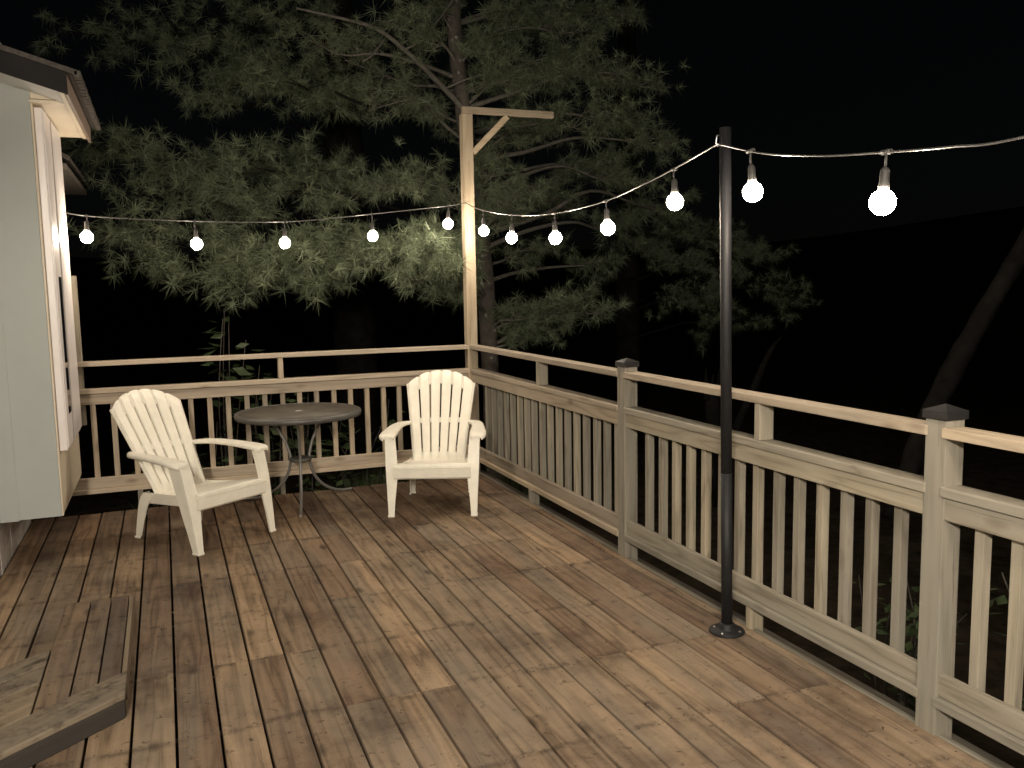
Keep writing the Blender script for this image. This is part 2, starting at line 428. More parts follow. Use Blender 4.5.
# ------------------------------------------------------------------ railings
ZT, ZM, ZB = 1.108, 0.9023, 0.2258
def railing(label, a, b, along, bal, mids_top, mids_low):
    """along: 'y' for the rail whose inner face is x=0, 'x' for the one whose inner face is y=0. a<b ends."""
    loc = (0.04, (a + b) / 2, 0) if along == 'y' else ((a + b) / 2, 0.04, 0)
    root = empty('deck_railing', loc)
    tag(root, label, 'railing', 'wooden railings round the deck')
    L = Vector(loc)
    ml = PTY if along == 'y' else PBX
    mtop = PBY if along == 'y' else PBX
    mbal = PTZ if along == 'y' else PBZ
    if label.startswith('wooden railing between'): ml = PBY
    def B(name, s0, s1, d0, d1, z0, z1, mat, bev=0.004):
        """s: along, d: depth outward"""
        mb = MB()
        if along == 'y': mb.box(d0 - L.x, d1 - L.x, s0 - L.y, s1 - L.y, z0, z1, bev)
        else: mb.box(s0 - L.x, s1 - L.x, d0 - L.y, d1 - L.y, z0, z1, bev)
        return mb.build(name, mat, root)
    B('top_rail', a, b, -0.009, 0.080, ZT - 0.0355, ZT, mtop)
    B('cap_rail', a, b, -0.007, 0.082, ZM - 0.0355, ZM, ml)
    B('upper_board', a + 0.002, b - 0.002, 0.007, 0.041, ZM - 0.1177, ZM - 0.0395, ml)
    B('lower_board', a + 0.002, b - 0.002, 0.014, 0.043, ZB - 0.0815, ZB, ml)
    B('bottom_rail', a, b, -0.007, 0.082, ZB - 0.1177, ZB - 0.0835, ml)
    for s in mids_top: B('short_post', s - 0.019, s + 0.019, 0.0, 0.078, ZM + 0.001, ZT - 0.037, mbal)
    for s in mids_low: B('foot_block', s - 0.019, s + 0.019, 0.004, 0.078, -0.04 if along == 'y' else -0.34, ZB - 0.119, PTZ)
    # balusters: one mesh, copied
    first = None
    for s in bal:
        j = random.uniform(-0.004, 0.004)
        if first is None:
            mb = MB().box(-0.019, 0.019, -0.019, 0.019, ZB - 0.078, ZM - 0.04, 0.003)
            o = first = mb.build('baluster', mbal, root)
        else:
            o = first.copy(); col.objects.link(o)
        o.location = (0.0625 - L.x, s + j - L.y, 0) if along == 'y' else (s + j - L.x, 0.0625 - L.y, 0)
        o.rotation_euler = (0, 0, random.choice((0, math.pi / 2, math.pi)) + random.uniform(-.03, .03))
    return root
railing('back wooden railing behind the two white chairs, from the house to the tall corner post', -3.2, -0.012, 'x',
        [-0.21 - 0.139 * k for k in range(22)], [-1.606], [-1.634, -2.7])
railing('wooden railing between the tall corner post and the far black capped post', -2.656, 0.006, 'y',
        [-0.262 - 0.1432 * k for k in range(17)], [-1.464], [-1.28])
railing('wooden railing behind the black pole, between the two black capped posts', -4.898, -2.735, 'y',
        [-2.92 - 0.1395 * k for k in range(14)], [-3.955], [-3.905])
railing('wooden railing on the near side of the nearest capped post, cut by photo edge', -7.3, -4.964, 'y',
        [-5.085 - 0.1395 * k for k in range(16)], [-6.14], [-6.1])

def capped_post(y, label):
    root = empty('railing_post', (0.0445, y, -0.3))
    tag(root, label, 'post', 'square railing posts with black caps')
    w = 0.0435
    MB().box(-w, w, -w, w, 0.0, 1.433, 0.004).build('post_body', PTZ, root)
    mb = MB().box(-0.052, 0.052, -0.052, 0.052, 1.433, 1.462, 0.003)
    v = [mb.bm.verts.new(p) for p in ((-0.052, -0.052, 1.4625), (0.052, -0.052, 1.4625), (0.052, 0.052, 1.4625), (-0.052, 0.052, 1.4625), (0, 0, 1.485))]
    for i in range(4): mb.bm.faces.new((v[i], v[(i + 1) % 4], v[4]))
    mb.build('post_cap', CAPM, root)
    return root
capped_post(-2.693, 'square wooden railing post with black cap, on the far side of the black pole')
capped_post(-4.931, 'square wooden railing post with black cap, nearest to the camera at right')
capped_post(-7.33, 'square wooden railing post with black cap, out beyond the photo edge beside the camera')

# tall corner post with its arm
cp = empty('corner_post', (0.025, 0.035, -0.5))
tag(cp, 'tall bare wooden post at the deck corner with a braced arm on top', 'post')
MB().box(-0.045, 0.045, -0.045, 0.045, 0, 3.565, 0.004).build('post_body', NEWZ, cp)
MB().box(-0.045, 0.80, -0.045, -0.007, 3.566, 3.622, 0.003).build('arm', NEWX, cp)
MB().beam((0.047, -0.026, 3.245), (0.365, -0.026, 3.56), 0.036, 0.05, 0.003).build('brace', NEWX, cp)

# rail end post beside the house
ep = empty('end_post', (-3.096, 0.045, -0.4))
tag(ep, 'grey wooden post at the house end of the back railing', 'post')
MB().box(-0.044, 0.058, -0.019, 0.044, 1.03, 2.143, 0.004).build('post_body', PTZ, ep)

# ------------------------------------------------------------------ black pole on flange
PB = Vector((-0.112, -3.903, 0.001)); PT_ = Vector((-0.143, -3.897, 2.282))
po = empty('light_pole', PB)
tag(po, 'tall slim black metal pole on a round flange, holding up the string lights', 'pole')
d = PT_ - PB
MB().tube([(0, 0, 0.01), d * 0.33], 0.0255, 24).build('lower_tube', BLACKM, po)
MB().tube([d * 0.33, d], 0.0248, 24).build('upper_tube', BLACKM, po)
MB().lathe([(0, 0.002), (0.080, 0.002), (0.082, 0.006), (0.080, 0.011), (0.045, 0.014), (0.037, 0.02), (0.036, 0.04), (0.030, 0.045), (0, 0.045)], 32).build('flange', BLACKM, po)
for k in range(4):
    a = R(35 + 90 * k)
    MB().lathe([(0, 0.0165), (0.004, 0.016), (0.006, 0.0125), (0.006, 0.01)], 10, (0.061 * math.cos(a), 0.061 * math.sin(a), 0)).build('screw', ZINC, po)
hk = PT_ - PB + Vector((-0.03, 0.01, -0.05))
MB().tube([d * 0.985 + Vector((-.024, 0, 0)), d * 0.985 + Vector((-.042, 0.004, 0.0)), d * 0.97 + Vector((-.046, 0.004, 0)), d * 0.965 + Vector((-.034, 0.004, 0))], 0.0035, 8).build('hook', ZINC, po)

# ------------------------------------------------------------------ string lights
sl = empty('string_lights', (0, 0, 2.2))
tag(sl, 'string of glowing round bulbs slung from house to corner post to black pole', 'string lights')
SO = Vector((0, 0, 2.2))
def smooth_pts(ctrl, n=10):
    c = [Vector(p) for p in ctrl]; out = []
    for i in range(len(c) - 1):
        p0 = c[max(i - 1, 0)]; p1 = c[i]; p2 = c[i + 1]; p3 = c[min(i + 2, len(c) - 1)]
        for k in range(n):
            t = k / n
            out.append(0.5 * ((2 * p1) + (p2 - p0) * t + (2 * p0 - 5 * p1 + 4 * p2 - p3) * t * t + (3 * p1 - p0 - 3 * p2 + p3) * t ** 3))
    out.append(c[-1]); return out
def on_left(px, py):
    # point of a sight line on the vertical plane the left hand string hangs in
    a_ = R(10); A_ = Vector((-0.08, 0, 0)); n_ = Vector((math.sin(a_), -math.cos(a_), 0))
    d_ = CF + CR * ((px - 512) / 869.6) + CU * ((384 - py) / 869.6)
    return CP + d_ * ((A_ - CP).dot(n_) / d_.dot(n_))
Lp = lambda px, py: tuple(on_left(px, py))
left_w = [(-3.086, -0.55, 2.19), Lp(64, 212), Lp(88, 216), Lp(160, 220), Lp(240, 222), Lp(300, 221), Lp(372, 214), tuple(at(447, 206, -0.15)), tuple(at(461, 203.5, -0.03)), (0.0, -0.026, 2.312)]
mid_w = [(0.0, -0.026, 2.312), tuple(at(480, 209.5, -0.33)), (-0.069, -1.20, 2.124), (-0.08, -1.90, 2.074), (-0.092, -2.624, 2.078), (-0.099, -3.09, 2.123), (-0.104, -3.39, 2.162), (-0.165, -3.88, 2.222)]
def on_right(px, py):
    A_ = Vector((-0.17, -3.89, 0)); n_ = Vector((1.0, -0.12, 0)).normalized()
    d_ = CF + CR * ((px - 512) / 869.6) + CU * ((384 - py) / 869.6)
    return tuple(CP + d_ * ((A_ - CP).dot(n_) / d_.dot(n_)))
e_ = Vector(on_right(1024, 137))
right_w = [(-0.165, -3.905, 2.222), on_right(760, 153), on_right(815, 156), on_right(875, 153), on_right(950, 147), tuple(e_), tuple(e_ + Vector((-0.09, -0.75, 0.03))), tuple(e_ + Vector((-0.17, -1.45, 0.12))), tuple(e_ + Vector((-0.24, -2.0, 0.24)))]
mid_w[-1] = (-0.172, -3.885, 2.214); right_w[0] = mid_w[-1]
pts = []
for w in (left_w, mid_w, right_w):
    q = smooth_pts(w, 14)
    pts += q if not pts else q[1:]
MB().tube([p - SO for p in pts], 0.0037, 8).build('cable', CABLE, sl)
bulbs = [Lp(88, 237), Lp(196, 244), Lp(285, 243), Lp(372, 236), tuple(at(449, 224, -0.17)),
         tuple(at(484, 231, -0.36)), (-0.069, -1.222, 1.958), (-0.081, -1.978, 1.916), (-0.093, -2.698, 1.932), (-0.104, -3.427, 2.009),
         on_right(750, 192), on_right(885, 202), tuple(e_ + Vector((-0.03, -0.25, -0.165))), tuple(e_ + Vector((-0.115, -0.97, -0.12))), tuple(e_ + Vector((-0.2, -1.68, -0.02)))]
sock0 = bulb0 = None
for bpos in bulbs:
    bp_ = Vector(bpos)
    wz = min(pts, key=lambda q: (q.xy - bp_.xy).length)
    top = wz.z - bp_.z           # drop from cable to bulb centre
    mb = MB()
    jx = random.uniform(-.006, .006)
    mb.tube([(0, 0, 0.006), (jx, 0, -0.03), (0, 0, -(top - 0.105))], 0.0045, 8)
    mb.tube([(-0.0, -0.02, 0.0), (0, 0.02, 0.0)], 0.009, 8)
    mb.lathe([(0, -(top - 0.108)), (0.009, -(top - 0.108)), (0.0145, -(top - 0.098)), (0.0155, -(top - 0.058)), (0.0175, -(top - 0.052)), (0.0175, -(top - 0.042)), (0, -(top - 0.042))], 16)
    so = mb.build('socket', SOCK, sl)
    so.location = Vector((bp_.x, bp_.y, wz.z)) - SO
    if bulb0 is None:
        def globe(r):
            return [(0, 0.048), (0.0125, 0.048), (0.015, 0.042)] + [(r * math.sin(t), r * math.cos(t) - (r - 0.0375) * 0.3) for t in np.linspace(0.5, math.pi, 14)]
        pr = globe(0.0405); pr[-1] = (0, pr[-1][1])
        bulb0 = MB().lathe(pr, 24).build('bulb', BULB, so)
        bu = bulb0
    else:
        bu = bulb0.copy(); col.objects.link(bu); bu.parent = so
    tx, ty = random.uniform(-0.07, 0.07), random.uniform(-0.07, 0.07)
    for q in (bu,):
        q.location = (0, 0, -top)
    so.rotation_euler = (tx, ty, 0)

# ------------------------------------------------------------------ adirondack chairs
def make_chair(label):
    root = empty('adirondack_chair', (0, 0, 0))
    tag(root, label, 'chair', 'white plastic garden chairs')
    # backrest: six slats fanning out, joined by bands; surface follows a shallow dish
    zb, zt = 0.292, 0.952
    def yb(z): return 0.485 + (z - zb) / (zt - zb) * 0.385
    def halfw(z):
        t = (z - zb) / (0.87 - zb)
        return 0.187 + 0.068 * t + 0.010 * t * t
    def top(u):   # u in -1..1
        return zt - 0.098 * abs(u) ** 2.2
    mb = MB(); bm = mb.bm
    ns = 6
    slit = 0.024       # slit share of u
    def Pt(u, z, back):
        x = u * halfw(min(z, 0.9) if z > 0.9 else z)
        y = yb(z) - 0.035 * (1 - u * u) * 0 + 0.03 * (1 - u * u)
        off = 0.0 if not back else 0.014
        return Vector((x, y + off, z - off * 0.35))
    def strip(u0, u1, zrows0, zrows1, mu=5, crown=False):
        """solid slab between u0..u1; zrows: (z bottom, z top(u)) callables"""
        nz = 9
        fr = []; bk = []
        for i in range(mu + 1):
            u = u0 + (u1 - u0) * i / mu
            z0 = zrows0(u); z1 = zrows1(u)
            if crown:   # softly rounded slat end
                tt = (i / mu - 0.5) * 2
                z1 -= 0.003 * abs(tt) ** 4
            e = 0.0025 * (1 if i in (0, mu) else 0)
            fr.append([bm.verts.new(Pt(u, z0 + (z1 - z0) * k / nz, False) + Vector((0, e, 0))) for k in range(nz + 1)])
            bk.append([bm.verts.new(Pt(u, z0 + (z1 - z0) * k / nz, True)) for k in range(nz + 1)])
        for i in range(mu):
            for k in range(nz):
                f = bm.faces.new((fr[i][k], fr[i + 1][k], fr[i + 1][k + 1], fr[i][k + 1])); f.smooth = True
                f = bm.faces.new((bk[i][k], bk[i][k + 1], bk[i + 1][k + 1], bk[i + 1][k])); f.smooth = True
            bm.faces.new((fr[i][0], bk[i][0], bk[i + 1][0], fr[i + 1][0]))
            bm.faces.new((fr[i][nz], fr[i + 1][nz], bk[i + 1][nz], bk[i][nz]))
        for k in range(nz):
            bm.faces.new((fr[0][k], fr[0][k + 1], bk[0][k + 1], bk[0][k]))
            bm.faces.new((fr[mu][k], bk[mu][k], bk[mu][k + 1], fr[mu][k + 1]))
    for i in range(ns):
        u0 = -1 + 2 * i / ns + slit; u1 = -1 + 2 * (i + 1) / ns - slit
        if i == 0: u0 = -1
        if i == ns - 1: u1 = 1
        strip(u0, u1, lambda u: zb, top, crown=True)
    for i in range(1, ns):
        uc = -1 + 2 * i / ns
        for z0, z1 in ((zb, 0.355), (0.565, 0.60)):
            strip(uc - slit, uc + slit, lambda u: z0, lambda u: z1, 1)
        strip(uc - slit, uc + slit, lambda u: top(u) - 0.10, lambda u: top(u) - 0.008, 1)
    # raised rim along the outer edges
    for s in (-1, 1):
        pp = [Pt(s * 1.0, zb + (top(1) - zb) * k / 12, True) + Vector((0, 0.004, 0)) for k in range(13)]
        mb.tube(pp, 0.012, 8)
    mb.build('backrest', PLASTIC, root)
    # seat
    mb = MB(); bm = mb.bm
    prof = [(0.000, 0.275), (-0.006, 0.340), (0.010, 0.343), (0.010, 0.348), (-0.010, 0.351), (-0.006, 0.366), (0.02, 0.372), (0.10, 0.362), (0.25, 0.335), (0.40, 0.308), (0.52, 0.302)]
    rows = []
    for (y, z) in prof:
        t = max(0, y) / 0.5
        hw = 0.272 - 0.07 * t
        rows.append([bm.verts.new((hw * u, y, z)) for u in np.linspace(-1, 1, 9)])
    bot = []
    for (y, z) in prof:
        t = max(0, y) / 0.5; hw = 0.272 - 0.07 * t
        bot.append([bm.verts.new((hw * u, y + 0.012, min(z - 0.012, 0.355))) for u in np.linspace(-1, 1, 9)])
    nr = len(rows)
    for a, sgn in ((rows, 1), (bot, -1)):
        for i in range(nr - 1):
            for k in range(8):
                q = (a[i][k], a[i][k + 1], a[i + 1][k + 1], a[i + 1][k])
                bm.faces.new(q if sgn > 0 else q[::-1])
    for k in range(8):
        bm.faces.new((rows[0][k], bot[0][k], bot[0][k + 1], rows[0][k + 1]))
        bm.faces.new((rows[-1][k], rows[-1][k + 1], bot[-1][k + 1], bot[-1][k]))
    for i in range(nr - 1):
        bm.faces.new((rows[i][0], rows[i + 1][0], bot[i + 1][0], bot[i][0]))
        bm.faces.new((rows[i][8], bot[i][8], bot[i + 1][8], rows[i + 1][8]))
    mb.build('seat', PLASTIC, root)
    for s in (-1, 1):
        # seat side rail, dark slot under the front roll is left by the profile
        mb = MB()
        mb.beam((s * 0.262, 0.03, 0.318), (s * 0.205, 0.58, 0.272), 0.016, 0.07, 0.005)
        mb.build('side_rail', PLASTIC, root)
        # armrest: flat board widening to the front with a rolled edge
        mb = MB(); bm = mb.bm
        st = [(0.055, 0.320, 0.040, 0.556), (0.07, 0.322, 0.058, 0.565), (0.10, 0.324, 0.066, 0.572), (0.17, 0.322, 0.066, 0.578), (0.27, 0.318, 0.058, 0.583), (0.38, 0.312, 0.052, 0.586), (0.49, 0.304, 0.047, 0.586), (0.58, 0.288, 0.044, 0.583), (0.64, 0.262, 0.042, 0.579), (0.69, 0.225, 0.040, 0.574)]
        rings = []
        for (y, xc, hw, z) in st:
            sec = [(-1.0, -0.024), (-1.0, -0.008), (-0.9, -0.001), (-0.6, 0.003), (0.6, 0.003), (0.9, -0.001), (1.0, -0.008), (1.0, -0.024), (0.85, -0.024), (0.8, -0.012), (-0.8, -0.012), (-0.85, -0.024)]
            rings.append([bm.verts.new((s * (xc + hw * u * 0.9), y, z + dz)) for u, dz in sec])
        for a, b_ in zip(rings, rings[1:]):
            for k in range(len(a)):
                j = (k + 1) % len(a)
                f = bm.faces.new((a[k], a[j], b_[j], b_[k])); f.smooth = True
        bm.faces.new(rings[0]); bm.faces.new(rings[-1][::-1])
        mb.build('armrest', PLASTIC, root)
        # front leg: a broad plate that narrows to the foot, folded into an L
        mb = MB(); bm = mb.bm
        def plate(pf):
            # pf: list of rings (list of points); loft
            rr = [[bm.verts.new(p) for p in ring] for ring in pf]
            for a, b_ in zip(rr, rr[1:]):
                for k in range(len(a)):
                    j = (k + 1) % len(a)
                    bm.faces.new((a[k], a[j], b_[j], b_[k]))
            bm.faces.new(rr[0][::-1]); bm.faces.new(rr[-1])
        rings = []
        for z, xo, xi, yf, yr in ((0.0, 0.316, 0.270, -0.03, 0.025), (0.012, 0.318, 0.269, -0.03, 0.027), (0.013, 0.313, 0.271, -0.026, 0.025), (0.12, 0.318, 0.264, -0.012, 0.055), (0.25, 0.325, 0.250, 0.008, 0.095), (0.36, 0.331, 0.247, 0.026, 0.125), (0.47, 0.335, 0.257, 0.052, 0.160), (0.552, 0.337, 0.265, 0.072, 0.190)):
            t = 0.011
            rings.append([Vector(p) for p in ((s * xo, yf, z), (s * xo, yr, z), (s * (xo - t), yr, z), (s * (xo - t), yf + t * 1.3, z), (s * xi, yf + t * 1.3, z), (s * xi, yf, z))])
        plate(rings)
        mb.build('front_leg', PLASTIC, root)
        # rear leg
        mb = MB(); bm = mb.bm
        rings = []
        for z, xc, hw, yf, yr in ((0.0, 0.228, 0.022, 0.640, 0.690), (0.012, 0.228, 0.022, 0.637, 0.690), (0.013, 0.227, 0.018, 0.633, 0.682), (0.12, 0.222, 0.020, 0.60, 0.665), (0.22, 0.216, 0.022, 0.56, 0.645), (0.28, 0.210, 0.022, 0.52, 0.625), (0.31, 0.205, 0.022, 0.50, 0.60)):
            t = 0.010
            xo = xc + hw; xi = xc - hw
            rings.append([Vector(p) for p in ((s * xo, yf, z), (s * xo, yr, z), (s * xi, yr, z), (s * xi, yr - t, z), (s * (xo - t), yr - t, z), (s * (xo - t), yf, z))])
        plate(rings)
        mb.build('rear_leg', PLASTIC, root)
    return root
ch = make_chair('white plastic slatted chair facing the camera, close to the tall corner post')
ch.location = (-0.762, -1.335, 0.002); ch.rotation_euler.z = R(-22.5)
c2 = copy_tree(ch)
c2['label'] = 'white plastic slatted chair turned to the side, standing between the house and the round table'
c2.location = (-2.108, -1.41, 0.002); c2.rotation_euler.z = R(36.5)

# ------------------------------------------------------------------ round patio table
tb = empty('patio_table', (-1.55, -0.49, 0.0))
tag(tb, 'round patio table with patterned glass top on three curved metal legs', 'table')
mb = MB().lathe([(0, 0.693), (0.446, 0.693), (0.446, 0.699), (0.0, 0.699)], 48); mb.build('glass_top', TGLASS, tb)
MB().lathe([(0.437, 0.690), (0.439, 0.700), (0.452, 0.704), (0.466, 0.698), (0.469, 0.682), (0.464, 0.662), (0.456, 0.662), (0.453, 0.686), (0.437, 0.690)], 64).build('rim', STEEL, tb)
MB().lathe([(0, 0.7005), (0.03, 0.7005), (0.033, 0.7025), (0.02, 0.7055), (0.0, 0.7055)], 24).build('centre_plug', plain('grey_plug', (0.3, 0.29, 0.27), 0.5), tb)
for aa in (-100, 28, 150):
    ca, sa = math.cos(R(aa)), math.sin(R(aa))
    prof = [(0.33, 0.69), (0.27, 0.655), (0.19, 0.58), (0.12, 0.47), (0.085, 0.37), (0.085, 0.29), (0.115, 0.20), (0.18, 0.115), (0.27, 0.055), (0.36, 0.022), (0.44, 0.010), (0.475, 0.010)]
    q = smooth_pts([(r_ * ca, r_ * sa, z) for r_, z in prof], 5)
    MB().tube(q, 0.0115, 10).build('leg', STEEL2, tb)
MB().lathe([(0, 0.312), (0.062, 0.312), (0.078, 0.318), (0.084, 0.33), (0.078, 0.342), (0.062, 0.348), (0, 0.348)], 24).build('hub', STEEL, tb)
MB().lathe([(0.44, 0.675), (0.448, 0.68), (0.44, 0.688), (0.432, 0.68), (0.44, 0.675)], 48).build('support_ring', STEEL, tb)

# ------------------------------------------------------------------ low step at the left
st = empty('corner_step', (-3.0, -3.1, 0.0))
tag(st, 'low weathered wooden step with an angled front, lower left corner of the deck', 'step')
O = Vector((-3.0, -3.1, 0))
sx = -2.70
def clip_y(x): return -3.641 + (x + 2.65) * 0.84      # front edge of the step top
tops = []
for xa, xb in ((-2.985, -2.875), (-2.868, -2.782), (-2.775, -2.701)):
    tops.append((xa - O.x, xb - O.x, clip_y(xb) + 0.03 - O.y, -2.49 + random.uniform(-.012, .012) - O.y, 0.1005, random.random()))
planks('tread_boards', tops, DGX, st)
DGX_ = wood('step_side', 1, tuple((q[0] * .72, q[1] * .76, q[2] * .8) for q in DK), stain=0.8)
def diag(name, off0, off1, z0, z1, xa, xb, mat):
    """board lying along the slanted front edge, off = distance behind the edge"""
    dv = Vector((1, 0.84, 0)).normalized(); nv = Vector((-dv.y, dv.x, 0))
    def on_line(x, off):
        xs_ = x - nv.x * off
        return Vector((x, clip_y(xs_) + nv.y * off, 0))
    p = [on_line(xa, off0), on_line(xb, off0), on_line(xb, off1), on_line(xa, off1)]
    an = math.atan2(dv.y, dv.x)
    mb = MB().poly_prism([((q.x - O.x) * math.cos(an) + (q.y - O.y) * math.sin(an), -(q.x - O.x) * math.sin(an) + (q.y - O.y) * math.cos(an)) for q in p], z0, z1)
    bmesh.ops.bevel(mb.bm, geom=mb.bm.edges[:], offset=0.004, segments=1, affect='EDGES')
    o = mb.build(name, mat, st); o.rotation_euler.z = an
    return o
S2 = wood('slanted_boards', 0, tuple(tuple(c * k_ for c, k_ in zip(DK[i_], (.72, .78, .84))) for i_ in (1, 1, 2, 3, 4)), stain=0.7, knot=0.8, worn=True)
diag('border_board', 0.0, 0.17, 0.078, 0.1035, -3.9, -2.6765, S2)
diag('inner_board', 0.176, 0.385, 0.060, 0.1015, -3.9, -2.992, S2)
diag('back_board', 0.53, 0.66, 0.060, 0.1005, -3.9, -2.992, S2)
diag('outer_board', 0.391, 0.523, 0.060, 0.1025, -3.9, -2.992, S2)
diag('riser', 0.004, 0.04, 0.002, 0.0765, -3.9, -2.679, GREYW)
MB().box(sx - O.x + 0.003, sx - O.x + 0.022, -3.49 - O.y, -2.48 - O.y, 0.001, 0.096, 0.003).build('side_board', DGX_, st)

# ------------------------------------------------------------------ house
H = Vector((-3.42, -1.4, -0.8))
hs = empty('house', H)
tag(hs, 'pale house corner with a boxed out window bay and dark roof eave', 'house')
def hb(name, x0, x1, y0, y1, z0, z1, mat, bev=0.004, parent=None):
    return MB().box(x0 - H.x, x1 - H.x, y0 - H.y, y1 - H.y, z0 - H.z, z1 - H.z, bev).build(name, mat, parent or hs)
hb('main_wall', -8.0, -3.418, -12.0, 4.0, 0.247, 3.4, WALLM)
# bay: front panel, outer side panel, floor
hb('bay_front', -3.4165, -3.092, -1.40, -1.36, 0.288, 2.86, WALLM, 0.003)
hb('bay_panel', -3.4165, -3.316, -1.404, -1.3985, 0.284, 2.72, WALLM, 0.002)
hb('bay_side', -3.12, -3.085, -1.359, -0.115, 0.291, 2.70, SIDEW, 0.003)
hb('bay_corner_bead', -3.091, -3.083, -1.402, -1.36, 0.290, 2.70, SIDEW, 0.002)
hb('bay_floor', -3.4165, -3.121, -1.359, -0.115, 0.291, 0.33, SIDEW, 0.002)
hb('bay_back', -3.4165, -3.121, -0.15, -0.116, 0.331, 2.70, SIDEW, 0.002)
wf = hb('window', -3.0845, -3.040, -1.335, -0.42, 0.672, 2.69, TRIMM, 0.006)
hb('frame', -3.040, -3.034, -1.32, -1.19, 0.69, 2.68, TRIMM, 0.002, wf)
hb('frame', -3.040, -3.032, -0.96, -0.43, 0.69, 2.68, TRIMM, 0.003, wf)
hb('pane', -3.040, -3.037, -1.189, -0.97, 0.87, 1.72, GLASS, 0.0005, wf)
# bay roof: slab sloping down towards +x with overhang, eave soffit, fascias
SLP = 0.30
def zr(x): return 2.785 - (x + 2.80) * SLP
def sloped(name, mat, xa, xb, ya, yb, dz0, dz1):
    mb = MB(); bm = mb.bm
    v = [bm.verts.new(Vector((x, y, zr(x) + dz)) - H) for dz in (dz0, dz1) for (x, y) in ((xa, ya), (xb, ya), (xb, yb), (xa, yb))]
    for f in ((0, 3, 2, 1), (4, 5, 6, 7), (0, 1, 5, 4), (1, 2, 6, 5), (2, 3, 7, 6), (3, 0, 4, 7)): bm.faces.new([v[i] for i in f])
    return mb, name, mat
mb, nm, mt = sloped('roof_shingles', SHING, -5.0, -2.815, -1.765, -0.03, 0.0, 0.028)
k = -1.765
while k < -0.1:
    w_ = 0.085
    mb.box(-2.83 - H.x, -2.797 - H.x, k - H.y, k + w_ - 0.014 - H.y, zr(-2.80) - 0.006 - H.z, zr(-2.80) + 0.03 + random.uniform(-.004, .004) - H.z, 0.003)
    k += w_
mb.build(nm, mt, hs)
mb, nm, mt = sloped('rake_fascia', ROOFM, -5.0, -2.868, -1.757, -1.735, -0.116, -0.002); mb.build(nm, mt, hs)
mb, nm, mt = sloped('rake_soffit', FRIEZ, -5.0, -2.915, -1.733, -1.402, -0.112, -0.095); mb.build(nm, mt, hs)
hb('eave_fascia', -2.884, -2.866, -1.733, -0.06, 2.69, 2.80, FASCB)
hb('eave_soffit', -3.10, -2.912, -1.40, -0.20, 2.702, 2.72, SOFFM)
hb('soffit_return', -3.091, -2.912, -1.404, -1.39, 2.722, 2.815, SOFFM)
hb('eave_soffit_edge', -2.912, -2.886, -1.73, -0.19, 2.696, 2.725, SOFFM)
# lower eave of the main roof, further back
hb('rear_soffit', -3.417, -3.07, 0.30, 2.2, 2.545, 2.59, FRIEZ2)
mb = MB(); bm = mb.bm
v = [bm.verts.new(Vector(p) - H) for y in (0.25, 2.3) for p in ((-3.04, y, 2.60), (-3.04, y, 2.635), (-3.9, y, 3.15), (-3.9, y, 3.1))]
for f in ((0, 1, 2, 3), (7, 6, 5, 4), (0, 4, 5, 1), (1, 5, 6, 2), (2, 6, 7, 3), (3, 7, 4, 0)): bm.faces.new([v[i] for i in f])
mb.build('rear_roof', SHING, hs)
# pale skirting beside the deck
sk = empty('deck_skirting', (-3.43, -3.0, 0))
tag(sk, 'low pale vertical-board skirting along the left deck edge', 'skirting')
mb = MB()
y = -0.21
while y > -4.4:
    w_ = 0.095
    mb.box(-0.012, 0.006 + random.uniform(0, .004), y - w_ + 3.0, y - 0.003 + 3.0, -0.2, 0.240, 0.002); y -= w_
mb.build('boards', SKIRT, sk)
# porch light split into three added lamps to soften shadows, out of the picture to the left of the camera
def added_porch_lamp(y, label):
    pl = empty('added_porch_lamp', (-3.418, y, 2.6)); tag(pl, label, 'lamp', 'added porch lamps on the house wall')
    MB().tube([(0, 0, 0), (0.025, 0, 0)], 0.07, 20).tube([(0.025, 0, 0), (0.10, 0, 0)], 0.018, 12).build('mount', BLACKM, pl)
    MB().lathe([(0.09 * math.sin(t), 0.09 * math.cos(t)) for t in np.linspace(0, math.pi, 14)], 24, (0.185, 0, 0)).build('globe', PORCH, pl)
added_porch_lamp(-7.4, 'added round porch lamp on the house wall, nearest to the wooden step, outside the photo')
added_porch_lamp(-8.8, 'added round porch lamp on the house wall, middle of three, outside the photo')
added_porch_lamp(-10.2, 'added round porch lamp on the house wall, furthest from the step, outside the photo')

# ------------------------------------------------------------------ trees
def mesh_from_arrays(name, V, tri, rnd, mat, parent):
    me = bpy.data.meshes.new(name)
    nv, nf = len(V), len(tri)
    me.vertices.add(nv); me.vertices.foreach_set('co', V.astype(np.float32).ravel())
    me.loops.add(nf * 3); me.loops.foreach_set('vertex_index', tri.astype(np.int32).ravel())
    me.polygons.add(nf)
    me.polygons.foreach_set('loop_start', np.arange(0, nf * 3, 3, dtype=np.int32))
    me.update(calc_edges=True)
    a = me.attributes.new('rnd', 'FLOAT', 'POINT'); a.data.foreach_set('value', rnd.astype(np.float32))
    return link(name, me, mat, parent)

def unit(v): return v / np.maximum(np.linalg.norm(v, axis=-1, keepdims=True), 1e-9)

